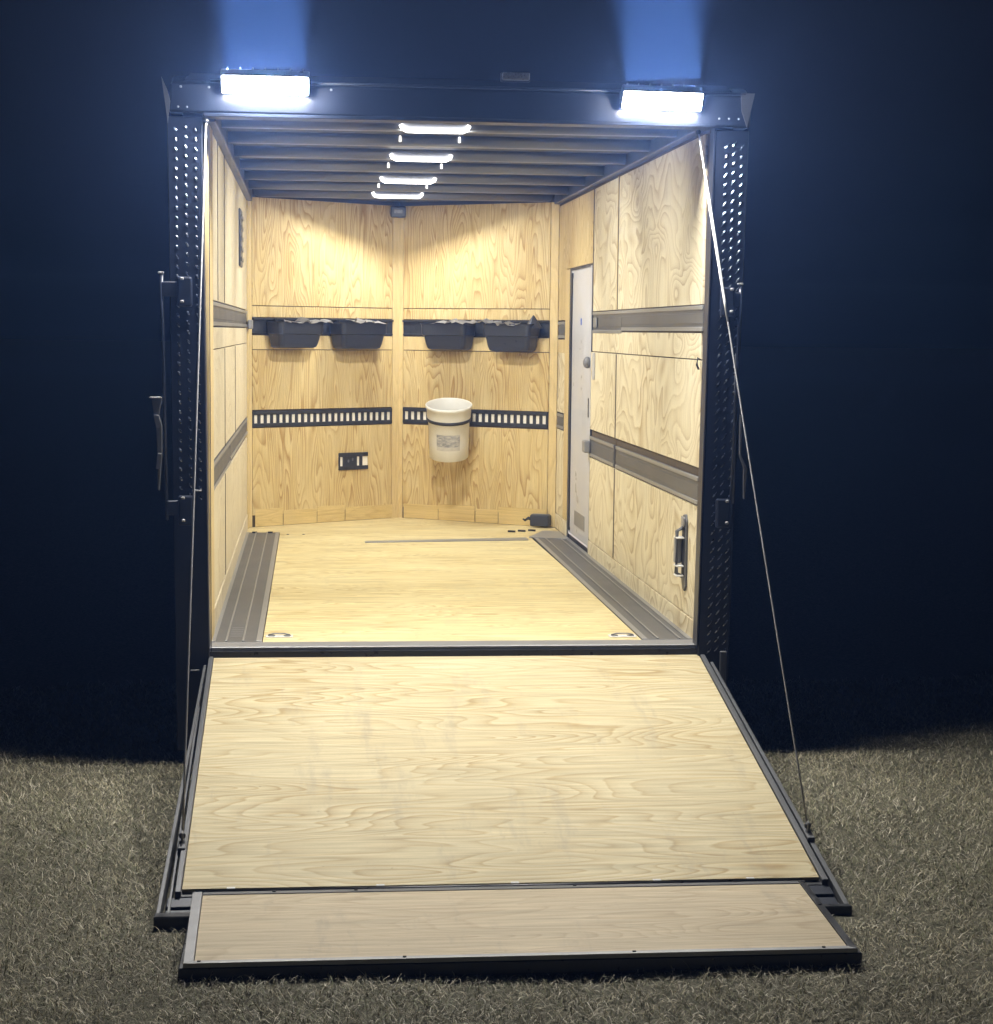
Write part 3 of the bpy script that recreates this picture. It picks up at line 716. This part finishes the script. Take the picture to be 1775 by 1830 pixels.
bm = bmesh.new(); tube(bm, [(2.172, -.11, 1.22), (2.166, -.112, .60)], .007, 8); mk('lock_tube', bm, M['steel_dark'], TR, True)
box('hinge_plate', M['steel_dark'], TR, WORLD, 2.128, 2.158, -.112, -.1005, -.18, -.02, .004)
box('clamp_strap', M['cable'], TR, WORLD, -.05, -.012, -.108, -.1005, .645, .652, .002)
box('clamp_strap', M['steel_dark'], TR, WORLD, -.062, -.025, -.108, -.1005, -.09, -.083, .002)

# ------------------------------------------------------------------ ramp
sr = .393 / 1.95; Ld = Vector((0, -1, -sr)).normalized(); Nn = Vector((0, -sr, 1)).normalized()
fr = F((0, -.072, -.036), (1, 0, 0), Ld, Nn)                # u = x, w = down the ramp, z = off the surface
RL = (2.0 - .072) * math.hypot(1, sr)
ramp_o = box('ramp_door', M['black_metal'], TR, fr, .012, 2.062, .003, RL + .02, -.05, -.0125, .002)
box('ramp_panel', M['ply_ramp'], ramp_o, fr, .032, 2.043, .008, RL - .006, -.012, .0, .0012)
for x0, x1 in ((.012, .030), (2.046, 2.066)): box('edge_rail', M['steel_dark'], ramp_o, fr, x0, x1, .003, RL + .02, -.05, .006, .002)
# outer angle rails run on past the wood
bm = bmesh.new()
prism(bm, [fr.p(-.004, .10, .004), fr.p(.006, .10, .004), fr.p(.006, .10, -.05), fr.p(-.004, .10, -.05)],
      [fr.p(-.034, RL + .19, .014), fr.p(-.022, RL + .19, .014), fr.p(-.022, RL + .19, -.04), fr.p(-.034, RL + .19, -.04)], .001)
mk('outer_rail', bm, M['steel_dark'], ramp_o)
bm = bmesh.new()
prism(bm, [fr.p(2.074, .10, .002), fr.p(2.086, .10, .002), fr.p(2.086, .10, -.05), fr.p(2.074, .10, -.05)],
      [fr.p(2.078, RL + .20, -.004), fr.p(2.094, RL + .20, -.004), fr.p(2.094, RL + .20, -.04), fr.p(2.078, RL + .20, -.04)], .001)
mk('outer_rail', bm, M['steel_dark'], ramp_o)
box('inner_rail', M['steel_dark'], ramp_o, fr, -.004, .004, .5, RL + .16, -.03, -.006, .001)
box('cross_member', M['navy'], ramp_o, fr, -.012, 2.07, RL + .022, RL + .085, -.05, -.012, .004)
box('cross_member', M['navy'], ramp_o, fr, -.014, 2.07, RL + .092, RL + .16, -.05, -.016, .004)
box('end_rail', M['alu'], ramp_o, fr, -.02, .085, RL + .165, RL + .182, -.03, .014, .002)
box('end_rail', M['black_metal'], ramp_o, fr, 1.95, 2.075, RL + .17, RL + .20, -.045, -.006, .002)
bm = bmesh.new(); bx(bm, WORLD, -.034, .085, -2.245, -2.20, -.53, -.430, .003); mk('end_plate', bm, M['black_metal'], ramp_o)
bm = bmesh.new(); bx(bm, WORLD, 1.97, 2.085, -2.22, -2.19, -.50, -.448, .003); mk('end_plate', bm, M['black_metal'], ramp_o)
# cable brackets on the ramp sides
for x, s in ((.014, -1), (2.082, 1)):
    w = (1.70 - .072) * math.hypot(1, sr)
    bm = bmesh.new(); bx(bm, fr, x - .012, x + .012, w - .03, w + .05, -.02, .012, .002); bx(bm, fr, x - .004, x + .004, w - .012, w + .012, .012, .045, .002)
    mk('cable_bracket', bm, M['steel_dark'], ramp_o)

# flap
ff = F((0, 0, -.419), (1, 0, 0), (0, -1, 0), (0, 0, 1))
flap = box('ramp_flap', M['black_metal'], TR, ff, .070, 1.972, 2.032, 2.700, -.050, -.010, .003)
def q4(name, mat, pts, z0, z1, par, bev=.001):
    bm = bmesh.new(); prism(bm, [Vector((x, y, z0)) for x, y in pts], [Vector((x, y, z1)) for x, y in pts], bev); return mk(name, bm, mat, par)
q4('flap_panel', M['ply_flap'], [(.100, -2.075), (1.958, -2.075), (1.936, -2.672), (.112, -2.672)], -.4289, -.419, flap)
q4('edge_rail', M['alu'], [(.068, -2.045), (.098, -2.045), (.110, -2.674), (.083, -2.695)], -.4289, -.4165, flap)
q4('edge_rail', M['black_metal'], [(1.960, -2.045), (1.980, -2.045), (1.960, -2.695), (1.938, -2.674)], -.4289, -.4165, flap)
q4('edge_rail', M['alu'], [(.083, -2.697), (.112, -2.674), (1.936, -2.674), (1.960, -2.697)], -.4289, -.4160, flap)
q4('edge_rail', M['steel_dark'], [(.100, -2.048), (1.958, -2.048), (1.958, -2.073), (.100, -2.073)], -.4289, -.4168, flap)
bm = bmesh.new(); tube(bm, [(.075, -2.032, -.424), (1.975, -2.032, -.424)], .009, 8); mk('piano_hinge', bm, M['black_metal'], flap, True)
for x in (.17, .63, 1.05, 1.50, 1.80): box('hinge_tab', M['white_metal'], flap, WORLD, x, x + .026, -2.026, -2.010, -.4165, -.4135, .001)
for x in (.31, .56, 1.24): box('screw', M['rubber'], flap, WORLD, x, x + .012, -2.062, -2.052, -.4166, -.4135, .002)
for x in (.12, .68, 1.32, 1.86): box('screw', M['rubber'], flap, WORLD, x, x + .010, -2.688, -2.679, -.4158, -.4135, .002)

# cables
def cable(a, b_, r0, r1, sleeve):
    a, b_ = Vector(a), Vector(b_)
    bm = bmesh.new(); n = 12
    pts = [a.lerp(b_, i / n) + Vector((0, 0, -.012 * math.sin(math.pi * i / n))) for i in range(n + 1)]
    tube(bm, pts, [r0 + (r1 - r0) * i / n for i in range(n + 1)], 8); o = mk('ramp_cable', bm, M['cable'], TR, True)
    if sleeve:
        bm = bmesh.new(); tube(bm, [a.lerp(b_, s) + Vector((0, 0, -.012 * math.sin(math.pi * s))) for s in (.08, .12, .20, .28, .31)], [.004, .0062, .0062, .0055, .004], 8); mk('sleeve', bm, M['white_metal'], o, True)
    for p in (a, b_):
        bm = bmesh.new(); bmesh.ops.create_uvsphere(bm, u_segments=8, v_segments=6, radius=.012, matrix=Matrix.Translation(p)); mk('cable_end', bm, M['black_metal'], o, True)
cable((.013, -.115, 2.115), (.014, -1.70, -.335), .0042, .0038, False)
cable((2.004, -.05, 2.12), (2.082, -1.70, -.335), .0036, .0034, True)

# ------------------------------------------------------------------ trays on the nose rail
def tray(f, u0, u1, zb, label, flip=1):
    """Open moulded bin with flared rim; profile measured along the wall."""
    o = empty('storage_tray'); tag(o, label, 'tray', 'black plastic trays hooked on the nose rail')
    bm = bmesh.new(); zt = 1.352
    fl_w = .035
    def ring(z, grow, din, r=.03):
        pts = []; a, b_ = u0 - grow, u1 + grow; w0, w1 = .030 - min(0, 0), .030 + .17 + din
        for cx, cy, s in ((a + r, w0 + r, 180), (b_ - r, w0 + r, 270), (b_ - r, w1 - r, 0), (a + r, w1 - r, 90)):
            for k in range(4):
                an = math.radians(s + 30 * k); pts.append((cx + r * math.cos(an), cy + r * math.sin(an)))
        return [bm.verts.new(f.p(u, w, z)) for u, w in pts]
    rs = [ring(zb + .006, -.022, -.03), ring(zb, -.03, -.035), ]
    rs = [ring(zb, -.028, -.04), ring(zb + .008, -.012, -.028), ring(zb + .03, -.004, -.02), ring(1.268, .006, -.006), ring(1.272, .016, .004), ring(zt - .012, .020, .008), ring(zt, .028, .012),
          ring(zt, .022, .006), ring(1.275, .010, .0), ring(1.268, .0, -.012), ring(zb + .03, -.010, -.026), ring(zb + .006, -.03, -.045)]
    bm.faces.new(rs[0][::-1]); bm.faces.new(rs[-1])
    for i in range(len(rs) - 1):
        n = len(rs[i])
        for k in range(n): bm.faces.new((rs[i][k], rs[i][(k + 1) % n], rs[i + 1][(k + 1) % n], rs[i + 1][k]))
    mk('bin', bm, M['plastic'], o, False)
    for u in (u0 + .05, u1 - .07):
        box('hook', M['black_metal'], o, f, u, u + .02, .014, .045, 1.335, 1.372, .003)
    return o
NLu = lambda x: x * X2U
NRu = lambda x: (x - WI / 2) * X2U
tray(fnl, NLu(.125), NLu(.385), 1.180, 'black plastic tray at the far left of the nose wall rail')
tray(fnl, NLu(.535), NLu(.815), 1.174, 'black plastic tray just left of the ridge post in the nose')
tray(fnr, NRu(1.285), NRu(1.540), 1.174, 'black plastic tray hanging above the white bucket')
tray(fnr, NRu(1.680), NRu(1.945), 1.170, 'black plastic tray nearest the side door, with a black pointed cap in it')
# grey straps lying rumpled over the trays
def strap(f, ua, ub, label, seed, zt=1.358):
    random.seed(seed); bm = bmesh.new(); n = 14; prev = None
    rows = []
    for i in range(n + 1):
        u = ua + (ub - ua) * i / n; z = zt + random.uniform(-.006, .016) + (.01 if i % 4 == 1 else 0); w = .16 + random.uniform(-.03, .03)
        rows.append([bm.verts.new(f.p(u + random.uniform(-.006, .006), w + .045 * k, z - .007 * k + random.uniform(-.004, .004))) for k in range(3)])
    for i in range(n):
        for k in range(2): bm.faces.new((rows[i][k], rows[i + 1][k], rows[i + 1][k + 1], rows[i][k + 1]))
    bmesh.ops.solidify(bm, geom=bm.faces[:], thickness=.004)
    o = mk('cargo_strap', bm, M['strap'], None); tag(o, label, 'strap', 'grey straps piled in the trays'); return o
strap(fnl, NLu(.15), NLu(.44), 'rumpled grey strap in the leftmost black tray', 1)
strap(fnl, NLu(.55), NLu(.79), 'rumpled grey strap in the tray left of the ridge post', 2)
strap(fnr, NRu(1.36), NRu(1.70), 'pale grey strap bridging the two trays above the bucket', 3, 1.362)
strap(fnr, NRu(1.69), NRu(1.90), 'rumpled grey strap in the tray nearest the side door', 4)
bm = bmesh.new(); bmesh.ops.create_cone(bm, cap_ends=True, segments=12, radius1=.062, radius2=.004, depth=.085, matrix=Matrix.Translation(fnr.p(NRu(1.945), .11, 1.367)))
o = mk('pointed_cap', bm, M['plastic'], None, False); tag(o, 'small black cone shaped cap standing in the tray nearest the side door', 'cap')

# ------------------------------------------------------------------ bucket strapped to the track
bk = empty('bucket'); tag(bk, 'open white plastic bucket strapped to the slotted track on the nose wall', 'bucket')
def lathe(bm, prof, n=40):
    rings = [[bm.verts.new((r * math.cos(2 * math.pi * k / n), r * math.sin(2 * math.pi * k / n), z)) for k in range(n)] for r, z in prof]
    for i in range(len(rings) - 1):
        for k in range(n): bm.faces.new((rings[i][k], rings[i][(k + 1) % n], rings[i + 1][(k + 1) % n], rings[i + 1][k]))
    bm.faces.new(rings[0][::-1]); bm.faces.new(rings[-1])
prof = [(.126, 0), (.131, .004), (.135, .12), (.139, .275), (.146, .279), (.147, .285), (.150, .345), (.157, .350), (.1575, .366), (.152, .370), (.1485, .366), (.143, .30), (.134, .28), (.126, .01)]
bm = bmesh.new(); lathe(bm, prof); body = mk('bucket_body', bm, M['bucket'], bk, True)
bm = bmesh.new(); lathe(bm, [(.1445, .262), (.149, .260), (.149, .280), (.1445, .282), (.138, .276), (.138, .264)]); mk('band', bm, M['strap_black'], bk, True)
# worn grey sticker on the front, facing the rear
bm = bmesh.new()
def arc(a, z, r=.1375): return bm.verts.new((r * math.sin(a), -r * math.cos(a), z))
def patch(a0, a1, z0, z1, r):
    n = 8; lo = [arc(a0 + (a1 - a0) * k / n, z0, r) for k in range(n + 1)]; hi = [arc(a0 + (a1 - a0) * k / n, z1, r + (z1 - z0) * .03) for k in range(n + 1)]
    for k in range(n): bm.faces.new((lo[k], lo[k + 1], hi[k + 1], hi[k]))
patch(-.72, .50, .105, .190, .1352)
st = mk('sticker', bm, None, bk, True)
m, t, b = nodes('worn_sticker'); L = t.links.new
tc = N(t, 'ShaderNodeTexCoord'); mp = N(t, 'ShaderNodeMapping'); mp.inputs['Scale'].default_value = (28, 28, 90); L(tc.outputs['Object'], mp.inputs[0])
n1 = N(t, 'ShaderNodeTexNoise', inp={'Scale': 1., 'Detail': 4, 'Roughness': .8}); L(mp.outputs[0], n1.inputs['Vector'])
r = ramp(t, [(.35, (.16, .155, .15)), (.5, (.33, .32, .30)), (.62, (.5, .47, .42))]); L(n1.outputs[0], r.inputs[0]); L(r.outputs[0], b.inputs['Base Color'])
st.data.materials.append(m)
bm = bmesh.new()
for x0, x1, z0, z1 in ((-.085, .055, .075, .104),): patch(-.72, .50, .080, .104, .1352)
mk('sticker_remnant', bm, plain('pale_sticker', (.50, .47, .41), .6, var=.15, scale=60), bk, True)
# wire bail hanging at the back
bm = bmesh.new(); tube(bm, [(.150 * math.cos(a), .10 * math.sin(a) + .02, .31 - .10 * math.sin(a)) for a in [math.pi * k / 12 for k in range(13)]], .002, 6); mk('bail', bm, M['cable'], bk, True)
bk.rotation_euler = (math.radians(14), math.radians(-1.5), math.radians(0))
bk.location = (1.352, 4.86, .455)
